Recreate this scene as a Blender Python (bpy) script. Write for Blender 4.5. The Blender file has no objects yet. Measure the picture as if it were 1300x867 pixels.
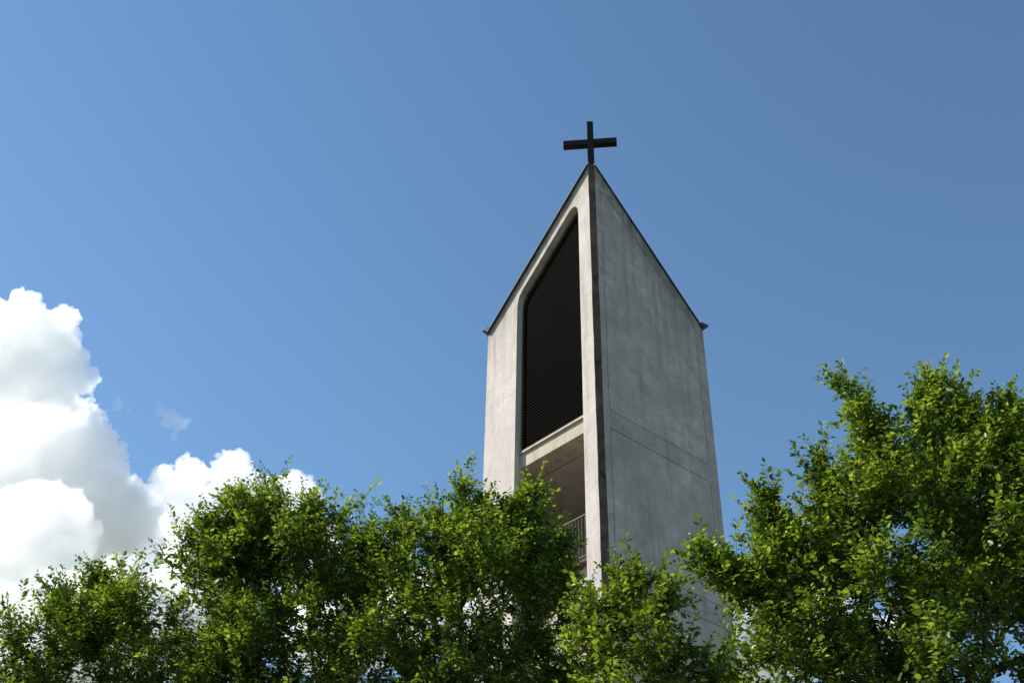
import bpy, bmesh, math, random
import numpy as np
from mathutils import Vector, Matrix
from mathutils.geometry import tessellate_polygon

R = math.radians
SC = bpy.context.scene
COL = SC.collection

# ------------------------------------------------------------------ camera
CAM_H = 1.6
PITCH, ROLL, FPX = 0.6619345, 0.0207998, 1499.684
fw = Vector((0, math.cos(PITCH), math.sin(PITCH)))
up0 = Vector((0, -math.sin(PITCH), math.cos(PITCH)))
rt0 = Vector((1, 0, 0))
rt = rt0 * math.cos(ROLL) + up0 * math.sin(ROLL)
up = up0 * math.cos(ROLL) - rt0 * math.sin(ROLL)
CAM = Vector((0, 0, CAM_H))
cd = bpy.data.cameras.new("camera")
cd.sensor_width = 36.0
cd.lens = FPX / 1300 * 36
cd.clip_start = 0.1
cd.clip_end = 40000
cam = bpy.data.objects.new("camera", cd)
COL.objects.link(cam)
m = Matrix((rt, up, -fw)).transposed().to_4x4()
m.translation = CAM
cam.matrix_world = m
SC.camera = cam

# ------------------------------------------------------------------ light
SUN_AZ, SUN_EL = R(-80), R(42)          # azimuth from +Y (view direction), negative = left
sdir = Vector((math.cos(SUN_EL) * math.sin(SUN_AZ), math.cos(SUN_EL) * math.cos(SUN_AZ), math.sin(SUN_EL)))
W = bpy.data.worlds.new("World")
SC.world = W
W.use_nodes = True
nt = W.node_tree
bg = nt.nodes["Background"]
sky = nt.nodes.new("ShaderNodeTexSky")
sky.sky_type = 'NISHITA'
sky.sun_disc = False
sky.sun_elevation = SUN_EL
sky.sun_rotation = SUN_AZ
sky.altitude = 0
sky.air_density = 1.15
sky.dust_density = 0.0
sky.ozone_density = 3.6
gam = nt.nodes.new("ShaderNodeGamma")
gam.inputs[1].default_value = 1.09
bal = nt.nodes.new("ShaderNodeMix"); bal.data_type = 'RGBA'; bal.blend_type = 'MULTIPLY'; bal.inputs[0].default_value = 1.0
bal.inputs[7].default_value = (0.95, 1.02, 0.96, 1)
nt.links.new(sky.outputs[0], gam.inputs[0])
nt.links.new(gam.outputs[0], bal.inputs[6])
nt.links.new(bal.outputs[2], bg.inputs[0])
bg.inputs[1].default_value = 0.095
sl = bpy.data.lights.new("sun", 'SUN')
sl.energy = 5.0
sl.angle = R(0.53)
sl.color = (1.0, 0.93, 0.83)
so = bpy.data.objects.new("sun", sl)
COL.objects.link(so)
so.rotation_euler = sdir.to_track_quat('Z', 'Y').to_euler()

SC.view_settings.view_transform = 'Standard'
SC.view_settings.look = 'None'
SC.view_settings.gamma = 1.0
SC.view_settings.use_curve_mapping = False
SC.view_settings.exposure = 0.6
cy = SC.cycles
cy.use_denoising = True
cy.max_bounces = 170
cy.diffuse_bounces = 4
cy.glossy_bounces = 3
cy.transmission_bounces = 6
cy.transparent_max_bounces = 8
cy.volume_bounces = 160

# ------------------------------------------------------------------ helpers
def link(o, parent=None):
    COL.objects.link(o)
    if parent is not None:
        o.parent = parent
    return o

def obj(name, bm, mat, parent=None, smooth=False, label=None):
    me = bpy.data.meshes.new(name)
    bmesh.ops.recalc_face_normals(bm, faces=bm.faces)
    bm.to_mesh(me)
    bm.free()
    me.materials.append(mat)
    if smooth:
        for p in me.polygons:
            p.use_smooth = True
    o = link(bpy.data.objects.new(name, me), parent)
    if label:
        o["label"] = label
    return o

def thing(name, label, cat, loc=(0, 0, 0), group=None):
    o = bpy.data.objects.new(name, None)
    o.empty_display_size = 0.3
    o.location = loc
    COL.objects.link(o)
    o["label"] = label
    o["category"] = cat
    if group:
        o["group"] = group
    return o

class NT:
    """small material helper"""
    def __init__(self, name):
        self.m = bpy.data.materials.new(name)
        self.m.use_nodes = True
        self.t = self.m.node_tree
        self.p = self.t.nodes["Principled BSDF"]
        self.out = self.t.nodes["Material Output"]
    def n(self, kind, **kw):
        x = self.t.nodes.new("ShaderNode" + kind)
        for k, v in kw.items():
            setattr(x, k, v)
        return x
    def l(self, a, b):
        self.t.links.new(a, b)
    def coords(self, scale=(1, 1, 1)):
        tc = self.n("TexCoord")
        mp = self.n("Mapping")
        mp.inputs["Scale"].default_value = scale
        self.l(tc.outputs["Object"], mp.inputs["Vector"])
        return mp.outputs[0]
    def noise(self, vec, scale, detail=6, rough=0.6, dist=0.0):
        x = self.n("TexNoise")
        x.inputs["Scale"].default_value = scale
        x.inputs["Detail"].default_value = detail
        x.inputs["Roughness"].default_value = rough
        x.inputs["Distortion"].default_value = dist
        self.l(vec, x.inputs["Vector"])
        return x.outputs[0]
    def ramp(self, fac, stops):
        r = self.n("ValToRGB")
        el = r.color_ramp.elements
        while len(el) < len(stops):
            el.new(0.5)
        for e, (pos, c) in zip(el, stops):
            e.position = pos
            e.color = (c[0], c[1], c[2], 1) if not isinstance(c, (int, float)) else (c, c, c, 1)
        self.l(fac, r.inputs[0])
        return r.outputs[0]
    def mix(self, fac, a, b, mode='MIX'):
        x = self.n("Mix", data_type='RGBA', blend_type=mode)
        for s, v in ((x.inputs[0], fac), (x.inputs[6], a), (x.inputs[7], b)):
            if isinstance(v, (int, float)):
                s.default_value = v
            elif isinstance(v, tuple):
                s.default_value = (*v, 1)
            else:
                self.l(v, s)
        return x.outputs[2]
    def bump(self, h, strength, dist, prev=None):
        b = self.n("Bump")
        b.inputs["Strength"].default_value = strength
        b.inputs["Distance"].default_value = dist
        self.l(h, b.inputs["Height"])
        if prev is not None:
            self.l(prev, b.inputs["Normal"])
        return b.outputs[0]

def plaster(name, base, dark, stain, bump=0.5, run=0.75):
    k = NT(name)
    c1 = k.coords()
    big = k.noise(c1, 0.55, 5, 0.6, 0.4)
    mid = k.noise(c1, 2.6, 8, 0.68, 0.3)
    fine = k.noise(c1, 22, 5, 0.65)
    cs = k.coords((3.2, 3.2, 0.22))
    streak = k.noise(cs, 1.2, 7, 0.62, 0.2)
    col = k.mix(k.ramp(big, [(0.35, 0.0), (0.68, 1.0)]), base, dark)
    col = k.mix(k.ramp(mid, [(0.42, 0.0), (0.66, 0.9)]), col, dark)
    spot = k.noise(k.coords((1, 1, 0.7)), 1.5, 10, 0.75, 0.8)
    col = k.mix(k.ramp(spot, [(0.52, 0.0), (0.70, 0.7)]), col, dark)
    pit = k.noise(c1, 7.0, 4, 0.55)
    col = k.mix(k.ramp(pit, [(0.70, 0.0), (0.76, 0.6)]), col, stain)
    col = k.mix(k.ramp(streak, [(0.50, 0.0), (0.78, run)]), col, stain)
    # grime washed down from the coping: follows the two sloping roof lines
    sx = k.n("SeparateXYZ")
    k.l(c1, sx.inputs[0])
    sub = k.n("Math", operation='SUBTRACT'); k.l(sx.outputs[0], sub.inputs[0]); k.l(sx.outputs[1], sub.inputs[1])
    ab = k.n("Math", operation='ABSOLUTE'); k.l(sub.outputs[0], ab.inputs[0])
    mul = k.n("Math", operation='MULTIPLY'); k.l(ab.outputs[0], mul.inputs[0]); mul.inputs[1].default_value = 0.877
    add = k.n("Math", operation='ADD'); k.l(mul.outputs[0], add.inputs[0]); k.l(sx.outputs[2], add.inputs[1])
    wob = k.n("Math", operation='MULTIPLY_ADD'); k.l(streak, wob.inputs[0]); wob.inputs[1].default_value = 1.5; k.l(add.outputs[0], wob.inputs[2])
    mr = k.n("MapRange"); mr.inputs["From Min"].default_value = 24.1; mr.inputs["From Max"].default_value = 25.55
    k.l(wob.outputs[0], mr.inputs["Value"])
    gm = k.n("Math", operation='MULTIPLY'); k.l(mr.outputs[0], gm.inputs[0]); k.l(k.ramp(mid, [(0.3, 0.25), (0.7, 0.95)]), gm.inputs[1])
    col = k.mix(gm.outputs[0], col, stain)
    col = k.mix(0.35, col, k.ramp(fine, [(0.3, 0.6), (0.7, 1.0)]), 'MULTIPLY')
    k.l(col, k.p.inputs["Base Color"])
    k.p.inputs["Roughness"].default_value = 0.92
    k.p.inputs["Specular IOR Level"].default_value = 0.2
    tr = k.noise(k.coords((1, 1, 0.8)), 3.2, 5, 0.6, 1.2)
    b = k.bump(tr, bump, 0.05)
    b = k.bump(fine, 0.35, 0.012, b)
    k.l(b, k.p.inputs["Normal"])
    return k.m

M = {}
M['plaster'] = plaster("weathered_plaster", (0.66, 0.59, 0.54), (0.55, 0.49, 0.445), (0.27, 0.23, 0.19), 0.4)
M['grey'] = plaster("shade_toned_weathered_plaster", (0.57, 0.485, 0.435), (0.36, 0.305, 0.27), (0.10, 0.082, 0.066), 0.35, 0.6)  # weathered plaster again, with the right face's shade put into a darker colour
M['panel'] = plaster("shade_toned_panel_plaster", (0.62, 0.53, 0.48), (0.385, 0.33, 0.295), (0.15, 0.128, 0.112), 0.35, 0.5)  # panels of that face: shade likewise in the colour, weaker stains
M['cream'] = plaster("cream_concrete", (0.62, 0.54, 0.435), (0.50, 0.435, 0.345), (0.22, 0.18, 0.13), 0.3)

def simple(name, col, rough, metal=0.0, var=0.25, scale=8, bump=0.15, spec=0.4):
    k = NT(name)
    c = k.coords()
    nz = k.noise(c, scale, 6, 0.65, 0.2)
    dark = tuple(x * (1 - var) for x in col)
    lite = tuple(min(1, x * (1 + var)) for x in col)
    k.l(k.ramp(nz, [(0.3, dark), (0.7, lite)]), k.p.inputs["Base Color"])
    k.p.inputs["Roughness"].default_value = rough
    k.p.inputs["Metallic"].default_value = metal
    k.p.inputs["Specular IOR Level"].default_value = spec
    k.l(k.bump(nz, bump, 0.01), k.p.inputs["Normal"])
    return k.m

M['post'] = simple("dark_rusty_steel", (0.105, 0.076, 0.056), 0.9, 0.0, 0.55, 2.5, 0.3, 0.15)
M['cross'] = simple("blackened_cross", (0.019, 0.016, 0.013), 0.75, 0.0, 0.5, 9, 0.3, 0.2)
M['louver'] = simple("black_louver", (0.012, 0.0115, 0.008), 0.7, 0.0, 0.4, 12, 0.1, 0.15)
M['roofing'] = simple("slate_grey_sheet_roof", (0.065, 0.064, 0.062), 0.7, 0.0, 0.3, 5, 0.1)
M['rail'] = simple("galvanised_rail", (0.11, 0.11, 0.105), 0.6, 0.2, 0.15, 20, 0.05)
M['ceiling'] = simple("bare_concrete_soffit", (0.50, 0.455, 0.40), 0.95, 0, 0.2, 2.5, 0.3, 0.1)
M['bark'] = simple("grey_brown_bark", (0.055, 0.045, 0.036), 0.95, 0, 0.4, 14, 0.6, 0.1)
M['grass'] = simple("grass_ground", (0.10, 0.10, 0.07), 1.0, 0, 0.45, 0.35, 0.4, 0.05)
M['paving'] = simple("grey_paving", (0.26, 0.25, 0.235), 0.9, 0, 0.2, 3.0, 0.2, 0.2)

# ------------------------------------------------------------------ ground
bm = bmesh.new()
s = 15000
bm.faces.new([bm.verts.new(v) for v in ((-s, -s, 0), (s, -s, 0), (s, s, 0), (-s, s, 0))])
g = obj("ground", bm, M['grass']); g["kind"] = "structure"
YAW = 0.715803
DR = Vector((math.cos(YAW), math.sin(YAW), 0))       # along the right-hand face
DL = Vector((-math.sin(YAW), math.cos(YAW), 0))      # along the left-hand face
CORNER = Vector((1.99307, 21.66634, 0))
bm = bmesh.new()
q = [CORNER + DR * a + DL * b + Vector((0, 0, 0.004)) for a, b in ((-3.5, -3.5), (7.5, -3.5), (7.5, 7.5), (-3.5, 7.5))]
bm.faces.new([bm.verts.new(v) for v in q])
g = obj("pavement", bm, M['paving']); g["kind"] = "structure"

# ------------------------------------------------------------------ tower
# local frame: x along the right face, y along the left face, z up; origin = front corner
S = 4.0
ZR, K = 22.99 + CAM_H, 0.877            # top of the walls at the front corner, slope of the roof line
Z = lambda z: z + CAM_H                 # heights measured from the camera
tower = thing("church_tower", "pale plastered church bell tower with a pointed roof, black louvred opening and a dark cross", "tower", CORNER)
tower.rotation_euler = (0, 0, YAW)

def slab(bm, plane, poly, holes, d0, d1):
    """flat slab standing in a wall plane: poly/holes are (u, z); depth d0 (outside) to d1 (inside)"""
    def P(u, z, d):
        if plane == 'R': return (u, d, z)
        if plane == 'L': return (d, u, z)
        if plane == 'RB': return (u, S - d, z)
        if plane == 'LB': return (S - d, u, z)
        if plane == 'H': return (u, z, d)
    loops = [poly] + list(holes)
    flat = [p for lp in loops for p in lp]
    tris = tessellate_polygon([[Vector((p[0], p[1], 0)) for p in lp] for lp in loops])
    a = [bm.verts.new(P(u, z, d0)) for u, z in flat]
    b = [bm.verts.new(P(u, z, d1)) for u, z in flat]
    for t in tris:
        for vs in (a, b):
            try: bm.faces.new([vs[i] for i in t])
            except ValueError: pass
    o = 0
    for lp in loops:
        n = len(lp)
        for i in range(n):
            j = (i + 1) % n
            bm.faces.new((a[o + i], a[o + j], b[o + j], b[o + i]))
        o += n

def box(bm, x0, x1, y0, y1, z0, z1):
    slab(bm, 'H', [(x0, y0), (x1, y0), (x1, y1), (x0, y1)], [], z0, z1)

def inset(poly, d):
    """shrink a convex-ish counter-clockwise polygon"""
    n = len(poly); out = []
    area = sum(poly[i][0] * poly[(i + 1) % n][1] - poly[(i + 1) % n][0] * poly[i][1] for i in range(n))
    sg = 1 if area > 0 else -1
    for i in range(n):
        p0, p1, p2 = (Vector(poly[i - 1]), Vector(poly[i]), Vector(poly[(i + 1) % n]))
        e1 = (p1 - p0).normalized(); e2 = (p2 - p1).normalized()
        n1 = Vector((-e1.y, e1.x)) * sg; n2 = Vector((-e2.y, e2.x)) * sg
        bis = (n1 + n2)
        bis = bis / max(bis.dot(n1), 0.2)
        q = p1 + bis * d
        out.append((q.x, q.y))
    return out

rnd = random.Random(4)
def wavy(u, z0, z1, amp=0.006, step=0.35):
    """hand-trowelled arris: points along a vertical edge that wander a few millimetres"""
    n = int(abs(z1 - z0) / step)
    return [(u + rnd.uniform(-amp, amp), z0 + (z1 - z0) * i / n) for i in range(1, n)]

zt = lambda u: ZR - K * u
c0 = 0.13
top_panel = [(0.301, Z(15.157)), (3.690, Z(15.157)), (3.690, Z(19.08)), (3.672, Z(19.25)), (3.60, Z(19.42)), (3.47, Z(19.57)), (3.299, Z(19.71)), (2.762, Z(20.13)),
             (0.62, Z(21.93)), (0.52, Z(22.01)), (0.43, Z(22.055)), (0.36, Z(22.04)), (0.315, Z(21.97)), (0.301, Z(21.85))]
mids = []
for zt1, zb1 in ((14.674, 11.472), (10.98, 7.78), (7.29, 4.09), (3.60, 0.40)):
    mids.append([(0.301, Z(zb1)), (3.690, Z(zb1)), (3.690, Z(zt1)), (0.301, Z(zt1))])
# right wall: backing, grooved face
GR = 0.017
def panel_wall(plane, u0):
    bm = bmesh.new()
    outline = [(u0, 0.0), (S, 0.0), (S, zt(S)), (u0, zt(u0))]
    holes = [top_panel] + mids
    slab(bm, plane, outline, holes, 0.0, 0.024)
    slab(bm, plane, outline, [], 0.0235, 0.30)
    w = obj("wall", bm, M['grey'], tower, label="plastered side wall toned dark for shade, with incised panel lines")
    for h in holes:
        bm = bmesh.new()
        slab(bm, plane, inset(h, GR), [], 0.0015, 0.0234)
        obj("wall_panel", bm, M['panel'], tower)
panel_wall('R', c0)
# hidden sides of the tower: plain walls of the same plaster (rising to the far roof corner)
for plane in ('RB', 'LB'):
    bm = bmesh.new()
    e_ = S if plane == 'RB' else S - 0.301
    slab(bm, plane, [(0.301, 0), (e_, 0), (e_, ZR - K * (S - e_) - 0.005), (0.301, ZR - K * (S - 0.301) - 0.005)], [], 0.0, 0.30)
    obj("wall", bm, M['plaster'], tower)

# left wall with its tall slot
slot = [(2.855, Z(-1.0)), (2.855, Z(19.68)), (2.846, Z(19.80)), (2.825, Z(19.90)), (2.78, Z(20.02)), (2.70, Z(20.125)), (2.55, Z(20.262)), (0.96, Z(21.652)),
        (0.88, Z(21.715)), (0.80, Z(21.765)), (0.72, Z(21.79)), (0.65, Z(21.775)), (0.59, Z(21.715)), (0.553, Z(21.62)), (0.535, Z(21.48)), (0.530, Z(21.30))]
slot = slot + wavy(0.530, Z(21.3), Z(-1.0), 0.003) + [(0.530, Z(-1.0))]
bm = bmesh.new()
outl = [(c0, 0.0), (S, 0.0), (S, zt(S)), (c0, zt(c0))] + wavy(c0, zt(c0), 0.0, 0.005, 0.3)
slab(bm, 'L', outl, [slot], 0.0, 0.30)
obj("wall", bm, M['plaster'], tower, label="sunlit plastered front wall framing the tall slot")

# roof: two sheets sloping from the ridge that runs corner to corner
OV = 0.10
def roof_sheet(sign):
    bm = bmesh.new()
    OV = 0.045 if sign > 0 else 0.095
    pl = [(0.105, -OV), (S + 0.05 - OV, -OV), (S + OV, OV - 0.05), (S + OV, S + OV), (0.105, 0.105)]
    f = lambda a, b: ZR - K * (a - b)
    v0 = [bm.verts.new((a, b, f(a, b) + 0.004) if sign > 0 else (b, a, f(a, b) + 0.004)) for a, b in pl]
    v1 = [bm.verts.new((a, b, f(a, b) + 0.036) if sign > 0 else (b, a, f(a, b) + 0.036)) for a, b in pl]
    bm.faces.new(v0); bm.faces.new(v1)
    for i in range(5):
        j = (i + 1) % 5
        bm.faces.new((v0[i], v0[j], v1[j], v1[i]))
    return obj("roof", bm, M['roofing'], tower)
for sg in (1, -1):
    rf = roof_sheet(sg)
    # pointed sheet-metal rainwater tip at the low corner
    bm = bmesh.new()
    d = Vector((1, -1, 0)).normalized() * sg
    t = Vector((1, 1, 0)).normalized()
    c = Vector((S, 0, 0)) if sg > 0 else Vector((0, S, 0))
    c = c + Vector((0, 0, zt(S)))
    pr = [(-0.05, 0.07, 0.20, 0.10), (0.025, 0.005, 0.20, 0.17), (0.165, 0.075, 0.05, 0.03)]
    rows = []
    for (x, z, wd, hh) in pr:
        rows.append([bm.verts.new(c + d * x + t * (sx * wd / 2) + Vector((0, 0, z + dz))) for sx, dz in ((-1, 0.012), (-0.6, hh), (0.6, hh), (1, 0.012), (0, 0.0))])
    for r0, r1 in zip(rows[:-1], rows[1:]):
        for i in range(5):
            j = (i + 1) % 5
            bm.faces.new((r0[i], r0[j], r1[j], r1[i]))
    bm.faces.new(rows[0]); bm.faces.new(rows[-1])
    obj("gutter_spout", bm, M['roofing'], rf)

# corner post: a square steel mast let into the front corner, in lengths, carrying the cross
def diag_box(bm, off0, off1, half, z0, z1, across=0.0):
    dg = Vector((1, 1, 0)).normalized(); ex = Vector((1, -1, 0)).normalized()
    vs = []
    for z in (z0, z1):
        for a, b in ((off0, -half), (off1, -half), (off1, half), (off0, half)):
            p = dg * a + ex * (b + across)
            vs.append(bm.verts.new((p.x, p.y, z)))
    fs = []
    for q in ((0, 1, 2, 3), (7, 6, 5, 4), (0, 4, 5, 1), (1, 5, 6, 2), (2, 6, 7, 3), (3, 7, 4, 0)):
        fs.append(bm.faces.new([vs[i] for i in q]))
    return fs
front = c0 / math.sqrt(2)
bm = bmesh.new()
cuts = [0, 3.0, 6.0, 9.0, 12.0, 15.0, 18.0, Z(18.47), Z(18.97), Z(22.98)]
for i, (za, zb) in enumerate(zip(cuts[:-1], cuts[1:])):
    diag_box(bm, front + 0.007 + (0.006 if i % 2 else 0), front + 0.19, 0.094, za, zb - 0.012)
diag_box(bm, front + 0.03, front + 0.18, 0.08, 0.1, Z(22.9))
obj("corner_post", bm, M['post'], tower, label="dark rusty post let into the front corner")

cross = bpy.data.objects.new("cross", None); link(cross, tower)
cross["label"] = "plain dark cross on the tip of the tower"
def bev(bm, w=0.008):
    bmesh.ops.bevel(bm, geom=list(bm.edges), offset=w, segments=1, affect='EDGES')
bm = bmesh.new(); diag_box(bm, front + 0.010, front + 0.185, 0.0875, Z(22.80), Z(24.65)); bev(bm)
obj("post", bm, M['cross'], cross)
bm = bmesh.new(); diag_box(bm, front + 0.004, front + 0.19, 0.722, Z(23.75), Z(23.935), -0.012); bev(bm)
cb = obj("crossbar", bm, M['cross'], cross)
cb.matrix_local = Matrix.Translation((front * 0.707 + 0.068, front * 0.707 + 0.068, 0)) @ Matrix.Rotation(R(-3.0), 4, 'Z') @ Matrix.Translation((-front * 0.707 - 0.068, -front * 0.707 - 0.068, 0))

# louvre in the slot
def slot_range(z):
    xs = []
    n = len(slot)
    for i in range(n):
        (u0, z0), (u1, z1) = slot[i], slot[(i + 1) % n]
        if (z0 - z) * (z1 - z) < 0:
            xs.append(u0 + (u1 - u0) * (z - z0) / (z1 - z0))
    return (min(xs), max(xs)) if len(xs) >= 2 else None
bm = bmesh.new()
z = Z(15.30)
while z < Z(21.74):
    r_ = slot_range(z)
    if r_:
        u0, u1 = r_[0] - 0.02, r_[1] + 0.02
        dz = rnd.uniform(-0.002, 0.002)
        p = [(0.168, z - 0.030), (0.168, z - 0.035), (0.262, z + 0.046), (0.254, z + 0.054)]
        va = [bm.verts.new((x, u0, zz + dz)) for x, zz in p]
        vb = [bm.verts.new((x, u1, zz - dz)) for x, zz in p]
        bm.faces.new(va); bm.faces.new(vb)
        for i in range(4):
            j = (i + 1) % 4
            bm.faces.new((va[i], va[j], vb[j], vb[i]))
    z += 0.083
louv = obj("louver", bm, M['louver'], tower, label="black slatted sound louver")
bm = bmesh.new()
slab(bm, 'L', [(0.45, Z(15.2)), (2.95, Z(15.2)), (2.95, Z(19.9)), (2.6, Z(20.4)), (0.8, Z(21.9)), (0.45, Z(21.9))], [], 0.302, 0.33)
obj("backing", bm, M['louver'], louv)

# lintel beam, its sill strip, soffit
bm = bmesh.new()
slab(bm, 'L', [(0.44, Z(14.82)), (2.95, Z(14.82)), (2.95, Z(15.19)), (0.44, Z(15.19))], [], 0.175, 0.79)
obj("lintel", bm, M['cream'], tower)
bm = bmesh.new()
slab(bm, 'L', [(0.44, Z(15.192)), (2.95, Z(15.192)), (2.95, Z(15.25)), (0.44, Z(15.25))], [], 0.115, 0.30)
obj("sill", bm, M['cream'], tower)
bm = bmesh.new(); box(bm, 0.835, 3.71, 0.29, 3.71, Z(14.835), Z(15.1))
box(bm, 0.302, 0.85, 0.29, 0.439, Z(14.90), Z(15.1)); box(bm, 0.302, 0.85, 2.951, 3.71, Z(14.84), Z(15.1)); box(bm, 0.7, 0.9, 0.29, 3.7, Z(14.95), Z(15.11))
obj("ceiling", bm, M['ceiling'], tower)
# balcony floor, nosing, infill below, railing
bm = bmesh.new(); box(bm, 0.301, 3.71, 0.29, 3.71, Z(11.1), Z(11.56))
obj("balcony_floor", bm, M['ceiling'], tower)
bm = bmesh.new(); slab(bm, 'L', [(0.50, Z(11.575)), (2.90, Z(11.575)), (2.90, Z(11.635)), (0.50, Z(11.635))], [], 0.10, 0.36)
obj("balcony_sill", bm, M['post'], tower)
bm = bmesh.new(); slab(bm, 'L', [(0.50, 0.3), (2.90, 0.3), (2.90, Z(11.572)), (0.50, Z(11.572))], [], 0.28, 0.3015)
obj("infill_panel", bm, M['cream'], tower, label="cream rendered panel below the balcony")

def tube(bm, p, q, r, n=8):
    p, q = Vector(p), Vector(q); d = (q - p).normalized()
    s_ = d.orthogonal().normalized(); t_ = d.cross(s_)
    a = [bm.verts.new(p + (s_ * math.cos(2 * math.pi * i / n) + t_ * math.sin(2 * math.pi * i / n)) * r) for i in range(n)]
    b = [bm.verts.new(v.co + (q - p)) for v in a]
    bm.faces.new(a); bm.faces.new(b)
    for i in range(n):
        j = (i + 1) % n
        bm.faces.new((a[i], a[j], b[j], b[i]))
rail = bpy.data.objects.new("railing", None); link(rail, tower)
rail["label"] = "thin grey metal balcony railing"
for zz, rr in ((12.77, 0.019), (12.10, 0.011), (11.80, 0.013)):
    bm = bmesh.new(); tube(bm, (0.24, 0.51, Z(zz)), (0.24, 2.88, Z(zz)), rr)
    obj("rail", bm, M['rail'], rail)
u = 0.60
while u < 2.84:
    bm = bmesh.new(); tube(bm, (0.24, u, Z(11.636)), (0.24, u, Z(12.755)), 0.0075, 6)
    obj("baluster", bm, M['rail'], rail)
    u += 0.098

# ------------------------------------------------------------------ trees
def ray(px, py):
    return fw + rt * ((px - 650) / FPX) - up * ((py - 433.5) / FPX)
def at(px, py, y):
    d = ray(px, py)
    return np.array(CAM + d * (y / d.y))

def leaf_material(name, c_dark, c_mid, c_lite, trans):
    k = NT(name)
    geo = k.n("NewGeometry")
    rp = geo.outputs["Random Per Island"]
    cl = k.noise(k.coords(), 1.9, 2, 0.5)
    av = k.n("Math", operation='MULTIPLY_ADD'); k.l(cl, av.inputs[0]); av.inputs[1].default_value = 1.5; av.inputs[2].default_value = -0.75
    sm = k.n("Math", operation='ADD', use_clamp=True); k.l(av.outputs[0], sm.inputs[0]); k.l(rp, sm.inputs[1])
    col = k.ramp(sm.outputs[0], [(0.0, c_dark), (0.5, c_mid), (0.9, c_lite), (1.0, tuple(min(1, x * 1.2) for x in c_lite))])
    k.l(col, k.p.inputs["Base Color"])
    k.p.inputs["Roughness"].default_value = 0.42
    k.p.inputs["Specular IOR Level"].default_value = 0.42
    tl = k.n("BsdfTranslucent")
    tc = k.mix(1.0, col, (1.08, 1.15, 0.40), 'MULTIPLY')
    k.l(tc, tl.inputs[0])
    mx = k.n("MixShader"); mx.inputs[0].default_value = trans
    k.l(k.p.outputs[0], mx.inputs[1]); k.l(tl.outputs[0], mx.inputs[2])
    k.l(mx.outputs[0], k.out.inputs["Surface"])
    return k.m
M['leaf_a'] = leaf_material("hornbeam_leaf", (0.052, 0.092, 0.012), (0.125, 0.192, 0.025), (0.27, 0.335, 0.068), 0.48)
M['leaf_b'] = leaf_material("young_hornbeam_leaf", (0.07, 0.11, 0.018), (0.135, 0.195, 0.026), (0.27, 0.325, 0.058), 0.48)

def np_mesh(name, verts, faces_flat, loop_tot, mat, parent):
    me = bpy.data.meshes.new(name)
    me.vertices.add(len(verts)); me.vertices.foreach_set("co", verts.astype(np.float32).ravel())
    me.loops.add(len(faces_flat)); me.loops.foreach_set("vertex_index", faces_flat.astype(np.int32))
    st = np.concatenate(([0], np.cumsum(loop_tot)[:-1]))
    me.polygons.add(len(loop_tot))
    me.polygons.foreach_set("loop_start", st.astype(np.int32)); me.polygons.foreach_set("loop_total", loop_tot.astype(np.int32))
    me.update(calc_edges=True)
    me.materials.append(mat)
    o = bpy.data.objects.new(name, me)
    return link(o, parent)

def nrm(v):
    return v / np.maximum(np.linalg.norm(v, axis=-1, keepdims=True), 1e-9)

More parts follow.
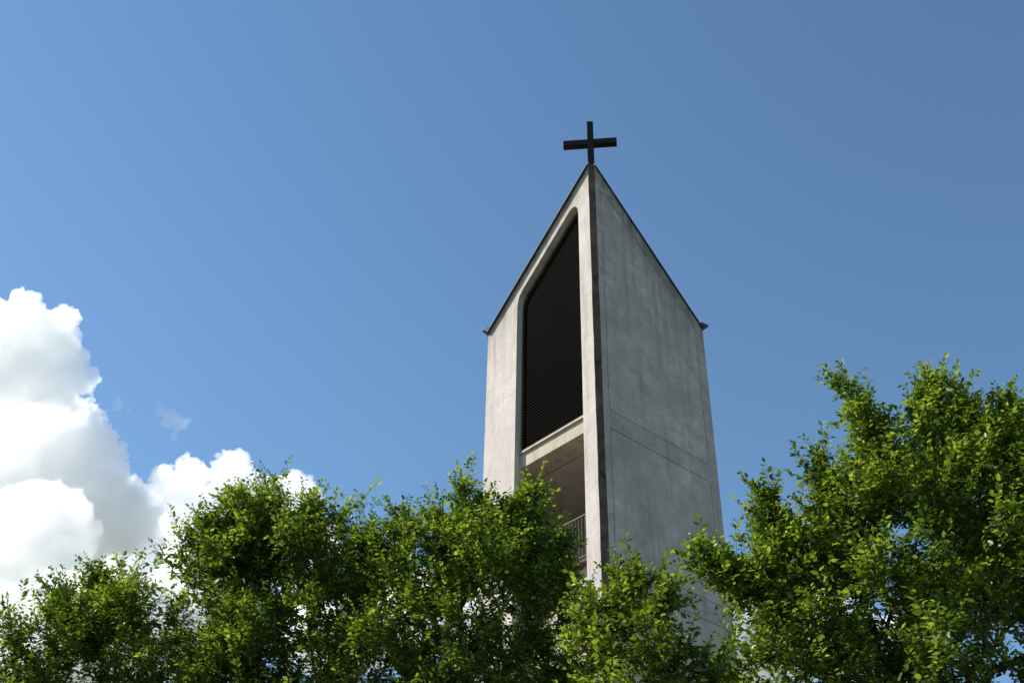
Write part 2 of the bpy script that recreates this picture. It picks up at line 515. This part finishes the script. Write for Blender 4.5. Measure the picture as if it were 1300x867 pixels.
def tree(label, lobes, base, mat, seed, leaf=0.064, group="leafy trees in front of the tower", twig_density=57.0, trunk_r=0.11):
    """lobes: (centre xyz, radii xyz, tilt vector, density factor). Attraction points in the lobes are joined to a trunk, thickened by
    how much each branch carries, and every end grows leafy shoots."""
    g_ = np.random.default_rng(seed)
    root = thing("hornbeam_tree", label, "tree", tuple(base), group)
    base = np.array(base, float)
    pts = []
    for (c, r, axis, dens) in lobes:
        vol = 4.19 * r[0] * r[1] * r[2]
        slim = min(r) < 0.33
        n = max(3 if slim else 2, int(vol * twig_density * dens * (2.2 if slim else 1.0) / 6.5))
        v = nrm(g_.normal(size=(n, 3))) * (g_.random((n, 1)) ** 0.36)
        p = np.array(c) + v * np.array(r)
        v = np.repeat(v, 7, axis=0)
        p = np.repeat(p, 7, axis=0) + g_.normal(size=(n * 7, 3)) * np.array([1, 1, 1.15]) * min(0.105, 0.42 * min(r))
        if axis is not None:
            p = p + v[:, 2:3] * np.array(axis)
        pts.append(p)
    P = np.concatenate(pts)
    P = P[P[:, 2] > 1.9]
    cen = P.mean(0)
    zlo = P[:, 2].min()
    # trunk
    N = [base.copy()]; PA = [-1]; top = np.array([cen[0], cen[1], np.percentile(P[:, 2], 62)])
    k = int((top[2]) / 0.3)
    for i in range(1, k + 1):
        t = i / k
        q_ = base * (1 - t) + top * t
        q_ = q_ + np.array([math.sin(3.1 * t + seed), math.cos(2.3 * t + seed), 0]) * 0.12 * t
        q_[2] = base[2] + (top[2] - base[2]) * t
        N.append(q_); PA.append(i - 1)
    cap = len(P) * 14 + 500
    NA = np.zeros((cap, 3)); NA[:len(N)] = N; n_ = len(N)
    order = np.argsort(np.linalg.norm((P - np.array([cen[0], cen[1], zlo])) * np.array([1, 1, 0.6]), axis=1))
    tips = []
    for ii in order:
        p = P[ii]
        d = NA[:n_] - p
        dist = np.sqrt((d * d).sum(1))
        hor = np.sqrt(d[:, 0] ** 2 + d[:, 1] ** 2)
        cost = dist + 1.1 * np.maximum(0, d[:, 2] + 0.45 * hor) + np.where(NA[:n_, 2] < 1.5, 5, 0)
        j = int(cost.argmin())
        a = NA[j].copy(); L = dist[j]
        if L < 0.05: continue
        pd = nrm(NA[j] - NA[PA[j]]) if PA[j] >= 0 else np.array([0, 0, 1.0])
        mid = a + (p - a) * 0.45 + pd * L * 0.12 + np.array([0, 0, -0.06 * L]) + g_.normal(size=3) * 0.04 * L
        m_ = max(1, min(12, int(L / 0.16)))
        prev = j
        for s_ in range(1, m_ + 1):
            t = s_ / m_
            q_ = a * (1 - t) ** 2 + 2 * mid * t * (1 - t) + p * t * t
            NA[n_] = q_; PA.append(prev); prev = n_; n_ += 1
        tips.append(prev)
    NA = NA[:n_]; PAa = np.array(PA)
    # radii (pipe model)
    e = 2.2
    acc = np.zeros(n_); has = np.zeros(n_, bool)
    has[PAa[1:]] = True
    acc[~has] = 0.0032 ** e
    for i in range(n_ - 1, 0, -1):
        acc[PAa[i]] += acc[i]
    rad = acc ** (1 / e)
    rad *= min(1.0, trunk_r / rad[0]) if rad[0] > trunk_r else 1
    rad = np.maximum(rad, 0.0028)
    # shoots: leafy extension of each tip + leaves along the thin wood + side shoots
    sh_p, sh_d, sh_l = [], [], []
    axis_xy = np.array([cen[0], cen[1]])
    for t in tips:
        p = NA[t]; d = nrm(NA[t] - NA[PAa[t]])
        out = np.array([*(p[:2] - axis_xy), 0]); out = out / (np.linalg.norm(out) + 1e-6)
        d1 = nrm(d * 0.6 + out * 0.35 + np.array([0, 0, 0.55]) + g_.normal(size=3) * 0.25)
        sh_p.append(p); sh_d.append(d1); sh_l.append(g_.uniform(0.16, 0.42))
        for _ in range(g_.integers(2, 5)):
            d2 = nrm(d * 0.5 + out * 0.2 + np.array([0, 0, 0.15]) + g_.normal(size=3) * 0.7)
            sh_p.append(p - d * g_.uniform(0.0, 0.25)); sh_d.append(d2); sh_l.append(g_.uniform(0.10, 0.28))
    idx = np.arange(1, n_)
    thin = idx[rad[idx] < 0.0075]
    for i in thin:
        a = NA[PAa[i]]; b = NA[i]; L = np.linalg.norm(b - a)
        if L > 1e-4:
            sh_p.append(a); sh_d.append((b - a) / L); sh_l.append(L * 0.9)
    sp, sd, sl_ = np.array(sh_p), np.array(sh_d), np.array(sh_l)
    nl = np.maximum(1, (sl_ / (0.36 * leaf) + g_.random(len(sl_))).astype(int))
    w = np.repeat(np.arange(len(sl_)), nl)
    kk = np.arange(len(w)) - np.repeat(np.cumsum(nl) - nl, nl)
    t = (kk + 0.6 + 0.3 * g_.random(len(w))) / nl[w]
    side0 = nrm(np.cross(sd, np.array([0, 0, 1.0])) + g_.normal(size=sd.shape) * 0.12)
    alt = np.where(kk % 2 == 0, 1.0, -1.0)[:, None]
    pos = sp[w] + sd[w] * (sl_[w] * t)[:, None]
    ax = nrm(sd[w] * 0.65 + side0[w] * alt * 0.85 + np.array([0, 0, -0.10]) + g_.normal(size=(len(w), 3)) * 0.28)
    up_ = np.array([0, 0, 1.0]) + g_.normal(size=(len(w), 3)) * 0.42
    wid = nrm(np.cross(up_, ax)); nor = np.cross(ax, wid)
    Ln = leaf * g_.uniform(0.5, 1.3, len(w))[:, None] * np.where(t > 0.85, 0.8, 1.0)[:, None]
    Wn = Ln * g_.uniform(0.24, 0.33, (len(w), 1))
    fold = g_.uniform(0.10, 0.55, (len(w), 1)); droop = g_.uniform(-0.05, 0.22, (len(w), 1))
    b_ = pos + ax * 0.012
    V = np.stack([
        b_, b_ + ax * Ln * 0.52 - nor * Ln * droop * 0.2, b_ + ax * Ln - nor * Ln * droop,
        b_ + ax * Ln * 0.24 + wid * Wn * 0.85 + nor * Wn * fold, b_ + ax * Ln * 0.62 + wid * Wn * 0.92 + nor * (Wn * fold - Ln * droop * 0.35),
        b_ + ax * Ln * 0.24 - wid * Wn * 0.85 + nor * Wn * fold, b_ + ax * Ln * 0.62 - wid * Wn * 0.92 + nor * (Wn * fold - Ln * droop * 0.35)], axis=1)
    nv = len(w)
    F = np.array([0, 1, 4, 3, 1, 2, 4, 0, 5, 6, 1, 1, 6, 2])
    ff = (np.arange(nv)[:, None] * 7 + F[None, :]).ravel()
    lt = np.tile(np.array([4, 3, 4, 3]), nv)
    np_mesh("crown", V.reshape(-1, 3) - base, ff, lt, mat, root)
    # wood: one tapered tube piece per segment, plus the short side shoots
    A_ = np.concatenate([NA[PAa[idx]], sp[:len(tips) * 0 + 0].reshape(-1, 3)]); B_ = NA[idx]
    ra, rb = np.minimum(rad[PAa[idx]], rad[idx] * 1.25), rad[idx]
    nsh = len(sl_) - len(thin)
    A_ = np.concatenate([A_, sp[:nsh]]); B_ = np.concatenate([B_, sp[:nsh] + sd[:nsh] * sl_[:nsh, None]])
    ra = np.concatenate([ra, np.full(nsh, 0.0026)]); rb = np.concatenate([rb, np.full(nsh, 0.0014)])
    dd = nrm(B_ - A_)
    ref = np.where(np.abs(dd[:, 2:3]) > 0.9, np.array([[1.0, 0, 0]]), np.array([[0, 0, 1.0]]))
    s1 = nrm(np.cross(dd, ref)); s2 = np.cross(dd, s1)
    ns = 6
    an = np.arange(ns) * 2 * math.pi / ns
    ring = s1[:, None, :] * np.cos(an)[None, :, None] + s2[:, None, :] * np.sin(an)[None, :, None]
    VA = A_[:, None, :] + ring * ra[:, None, None]; VB = B_[:, None, :] + ring * rb[:, None, None]
    V = np.concatenate([VA, VB], axis=1)
    F = np.array([[i, (i + 1) % ns, ns + (i + 1) % ns, ns + i] for i in range(ns)]).ravel()
    ff = (np.arange(len(A_))[:, None] * (2 * ns) + F[None, :]).ravel()
    tr = np_mesh("trunk", V.reshape(-1, 3) - base, ff, np.full(len(A_) * ns, 4), M['bark'], root)
    tr.data.shade_smooth()
    print(label, 'tips', len(tips), 'leaves', nv)
    return root

def lobe(px, py, rx, ry, y, rz, dens=1.0, lean=None, lift=16):
    """an upright crown lobe seen at (px, py) of the photograph and standing y metres away"""
    c = at(px, py + lift, y)
    depth = (Vector(c) - CAM).dot(fw)
    mpp = depth / FPX
    return (c, (rx * mpp, rz, ry * mpp * 1.06), lean, dens)
def spike(x0, y0, x1, y1, r0, r1, y, n=6, dens=1.25):
    """an upright leafy shoot that tapers from (x0, y0) to its tip at (x1, y1)"""
    out = []
    for i in range(n):
        t = i / (n - 1)
        r = r0 + (r1 - r0) * t
        out.append(lobe(x0 + (x1 - x0) * t, y0 + (y1 - y0) * t + 8 * t, r, r * 1.1, y, r * 0.0088, dens))
    return out
def low(x, y, z, rx, ry, rz, dens=0.3):
    return (np.array((x, y, z)), (rx, ry, rz), None, dens)

# far-left, low tree
Y = 14.0
tree("low leafy tree at the left, in front of the white cloud base",
     [lobe(140, 800, 80, 95, Y, 1.0), lobe(60, 850, 75, 80, Y, 1.0), *spike(140, 780, 124, 706, 30, 8, Y), lobe(190, 755, 40, 46, Y, 0.5), *spike(100, 800, 72, 736, 28, 8, Y),
      lobe(15, 830, 40, 42, Y, 0.6), lobe(-60, 880, 60, 80, Y, 1.0), lobe(215, 840, 60, 80, Y, 0.9), low(-4.6, 14, 5.2, 1.7, 1.5, 1.7)],
     (-4.5, 14.0, 0), M['leaf_a'], 11)
# tall tree left of the tower
Y = 13.6
tree("broad leafy tree whose rounded top overlaps the white cloud",
     [lobe(335, 760, 110, 140, Y, 1.2), lobe(330, 660, 60, 58, Y, 0.7), *spike(330, 690, 345, 606, 36, 10, Y), *spike(370, 690, 392, 626, 30, 9, Y, 4), lobe(385, 650, 40, 42, Y, 0.5), lobe(262, 690, 36, 52, Y, 0.6),
      *spike(285, 700, 262, 640, 28, 8, Y, 5), *spike(310, 680, 300, 616, 28, 8, Y, 4), lobe(430, 690, 48, 62, Y, 0.7), lobe(440, 760, 70, 120, Y, 1.0), lobe(300, 860, 120, 90, Y, 1.2), low(-2.7, 13.6, 5.2, 1.9, 1.6, 1.9)],
     (-2.6, 13.6, 0), M['leaf_a'], 22)
# tall tree partly in front of the left wall
Y = 13.0
tree("leafy tree whose upright shoots cover the lower left wall of the tower",
     [lobe(590, 770, 110, 130, Y, 1.1), lobe(560, 690, 60, 56, Y, 0.7), *spike(604, 700, 592, 604, 36, 8, Y), *spike(575, 700, 556, 640, 30, 10, Y, 4), lobe(650, 660, 34, 40, Y, 0.4), *spike(664, 690, 674, 600, 26, 7, Y), *spike(625, 680, 640, 622, 26, 9, Y, 4),
      lobe(684, 690, 28, 44, Y, 0.38, 1.3), *spike(700, 730, 712, 672, 22, 7, Y, 4), lobe(500, 690, 44, 46, Y, 0.6), lobe(460, 660, 20, 34, Y, 0.25), lobe(530, 655, 22, 22, Y, 0.25), lobe(480, 790, 80, 110, Y, 1.0),
      lobe(690, 790, 58, 80, Y, 0.8, 1.4), lobe(725, 815, 36, 46, Y, 0.5, 1.4), lobe(600, 880, 140, 80, Y, 1.2), low(-0.5, 13, 5.0, 1.9, 1.6, 1.9)],
     (-0.4, 13.0, 0), M['leaf_a'], 33)
# small yellow-green tree in front of the corner
Y = 10.6
tree("small yellow-green tree below the front corner of the tower",
     [lobe(810, 844, 72, 72, Y, 0.75), lobe(800, 759, 26, 46, Y, 0.35), lobe(770, 779, 24, 48, Y, 0.35), lobe(832, 759, 20, 36, Y, 0.25), lobe(868, 842, 32, 32, Y, 0.4), lobe(905, 862, 30, 34, Y, 0.4),
      lobe(800, 729, 11, 22, Y, 0.12), lobe(842, 752, 10, 14, Y, 0.12), lobe(890, 894, 60, 60, Y, 0.6), low(1.3, 10.6, 4.2, 1.0, 1.0, 1.5)],
     (1.25, 10.6, 0), M['leaf_b'], 44, leaf=0.068, trunk_r=0.06, twig_density=110.0)
# big tree at the right
Y = 11.4
tree("tall leafy tree at the right with spiky upright shoots against the blue sky",
     [lobe(1180, 700, 150, 150, Y, 1.3), lobe(1260, 640, 110, 130, Y, 1.2), *spike(1155, 600, 1072, 470, 32, 7, Y), *spike(1168, 570, 1182, 466, 36, 7, Y), *spike(1110, 620, 1118, 520, 26, 7, Y), *spike(1330, 560, 1322, 470, 40, 10, Y),
      *spike(1215, 570, 1222, 492, 36, 9, Y), *spike(1262, 560, 1276, 494, 36, 8, Y), *spike(1240, 580, 1244, 520, 34, 12, Y, 4), *spike(1078, 660, 1042, 566, 32, 8, Y),
      *spike(1006, 700, 971, 606, 28, 7, Y), lobe(1020, 680, 34, 50, Y, 0.4), *spike(962, 745, 896, 684, 26, 8, Y), lobe(955, 745, 34, 48, Y, 0.45),
      lobe(1040, 760, 90, 90, Y, 1.0), lobe(1000, 850, 80, 70, Y, 0.9), lobe(1180, 860, 150, 90, Y, 1.3), lobe(1360, 700, 90, 180, Y, 1.2), low(4.3, 11.4, 4.8, 2.1, 1.8, 2.0)],
     (4.2, 11.4, 0), M['leaf_a'], 55, leaf=0.072, twig_density=54.0)

# ------------------------------------------------------------------ clouds
def cloud_material(name, density, aniso=0.3):
    k = NT(name)
    k.t.nodes.remove(k.p)
    v = k.n("VolumePrincipled")
    v.inputs["Color"].default_value = (1, 1, 1, 1)
    v.inputs["Density"].default_value = density
    v.inputs["Anisotropy"].default_value = aniso
    k.l(v.outputs[0], k.out.inputs["Volume"])
    return k.m

def cloud(name, label, blobs, dist, voxel, disp, mat, seed, kids=16, grand=7):
    """blobs: (px, py, radius px, depth offset in radii); every blob grows smaller puffs on its skin, and those smaller ones again"""
    g_ = np.random.default_rng(seed)
    cs, rs = [], []
    for (px, py, rp, dz) in blobs:
        d = ray(px, py)
        mpp = dist / FPX
        c = np.array(CAM + d * dist + d.normalized() * (dz * rp * mpp)); r = rp * mpp
        cs.append(c); rs.append(r * 0.93)
        for _ in range(kids):
            v = nrm(g_.normal(size=3) + np.array([0, 0, 0.35])); r1 = r * g_.uniform(0.22, 0.42); c1 = c + v * (r * 0.98 - r1 * 0.45)
            cs.append(c1); rs.append(r1)
            for _ in range(grand):
                w_ = nrm(g_.normal(size=3) + v * 0.9); r2 = r1 * g_.uniform(0.25, 0.48)
                cs.append(c1 + w_ * (r1 - r2 * 0.35)); rs.append(r2)
    ib = bmesh.new(); bmesh.ops.create_icosphere(ib, subdivisions=2, radius=1.0)
    iv = np.array([v.co[:] for v in ib.verts]); fi = np.array([[v.index for v in f.verts] for f in ib.faces]); ib.free()
    cs, rs = np.array(cs), np.array(rs)
    keep = rs > voxel * 1.3
    cs, rs = cs[keep], rs[keep]
    V = (cs[:, None, :] + iv[None] * rs[:, None, None]).reshape(-1, 3)
    F = (fi[None] + (np.arange(len(cs)) * len(iv))[:, None, None]).reshape(-1)
    org = cs.mean(0)
    o = np_mesh(name, V - org, F, np.full(len(F) // 3, 3), mat, None)
    o.location = org
    o["kind"] = "stuff"
    o["label"] = label
    md = o.modifiers.new("union", 'REMESH'); md.mode = 'VOXEL'; md.voxel_size = voxel; md.use_smooth_shade = True
    for i, (sc_, st) in enumerate(disp):
        tx = bpy.data.textures.new(name + str(i), 'CLOUDS')
        tx.noise_scale = sc_; tx.noise_depth = 3
        dm = o.modifiers.new("billow", 'DISPLACE'); dm.texture = tx; dm.strength = st; dm.mid_level = 0.5; dm.texture_coords = 'LOCAL'
    md = o.modifiers.new("reunion", 'REMESH'); md.mode = 'VOXEL'; md.voxel_size = voxel * 0.75; md.use_smooth_shade = True
    return o

M['cloud'] = cloud_material("cumulus_vapour", 0.045, 0.65)
M['thin_cloud'] = cloud_material("thin_vapour", 0.009, 0.4)
D3 = [(60, 24), (24, 24), (10, 18), (4.5, 9)]
cloud("cloud", "bright white cloud tower reaching highest at the left",
      [(20, 432, 54, 0), (60, 432, 42, 0), (82, 470, 30, -.3), (106, 490, 16, 0), (25, 500, 50, -.2), (-25, 440, 40, 0.3), (60, 490, 34, -.6), (30, 550, 50, 0), (85, 530, 36, 0), (38, 462, 22, -1.9), (78, 498, 16, -1.5), (14, 440, 18, -2.0), (60, 440, 16, -1.6)], 2350, 2.4, D3, M['cloud'], 1)
cloud("cloud", "white billowing cloud below the highest cloud tower",
      [(70, 560, 50, -.3), (116, 562, 32, -.4), (138, 582, 18, -.4), (20, 580, 52, 0), (120, 610, 40, 0), (60, 620, 50, -.3), (-30, 600, 50, 0.4), (150, 620, 20, 0), (90, 665, 60, 0), (20, 670, 60, 0), (160, 665, 46, 0), (104, 592, 20, -1.8), (66, 590, 22, -1.7), (140, 618, 18, -1.5), (28, 570, 20, -2), (122, 640, 20, -1.9), (165, 640, 18, -1.6)], 2100, 2.2, D3, M['cloud'], 2)
cloud("cloud", "nearest bright cloud lobe low at the left edge",
      [(60, 695, 44, -.3), (98, 690, 26, -.3), (15, 715, 46, 0), (30, 650, 42, 0.2), (75, 650, 30, 0.2), (-30, 690, 40, 0.4), (50, 690, 20, -2), (84, 712, 18, -2), (20, 722, 20, -2.2), (60, 775, 60, 0.3), (0, 790, 60, 0.3)], 1750, 2.0, D3, M['cloud'], 3)
cloud("cloud", "grey shaded cloud body behind the low left tree",
      [(170, 665, 56, 0.2), (150, 640, 40, 0), (190, 720, 70, 0), (100, 790, 80, 0), (0, 810, 90, 0), (230, 760, 80, 0), (170, 800, 90, 0)], 2600, 4.0, D3, M['cloud'], 4)
cloud("cloud", "white cauliflower cloud rising behind the broad leafy tree",
      [(212, 610, 22, 0.3), (245, 604, 24, 0.2), (290, 599, 26, 0.1), (312, 612, 20, 0), (235, 650, 38, 0), (275, 650, 40, -.3), (250, 632, 16, -1.8), (292, 632, 18, -1.6), (222, 640, 14, -1.6), (330, 622, 14, -1.4), (345, 642, 34, -.5), (376, 640, 32, -.3), (393, 628, 17, 0), (330, 690, 60, -.3), (260, 720, 60, 0), (390, 710, 50, 0.2)], 2250, 2.2, D3, M['cloud'], 5)
cloud("cloud", "low white cloud bank seen through the trees behind the tower",
      [(420, 800, 70, 0), (520, 790, 60, 0), (600, 770, 50, 0), (660, 780, 60, 0), (740, 800, 70, 0), (850, 780, 70, 0), (940, 800, 56, 0), (985, 805, 60, 0), (1050, 800, 60, 0), (1130, 840, 60, 0), (930, 830, 70, 0)], 3600, 6.5, [(110, 36), (36, 24), (15, 12)], M['cloud'], 6, 12, 5)
cloud("cloud", "small faint wisp of cloud floating in the blue above the big cloud",
      [(216, 533, 15, 0), (230, 542, 10, 0), (203, 520, 9, 0), (222, 552, 8, 0), (150, 512, 9, 0), (164, 520, 6, 0), (196, 508, 5, 0)], 2200, 2.6, [(30, 26), (12, 16), (6, 8)], M['thin_cloud'], 7, 8, 3)
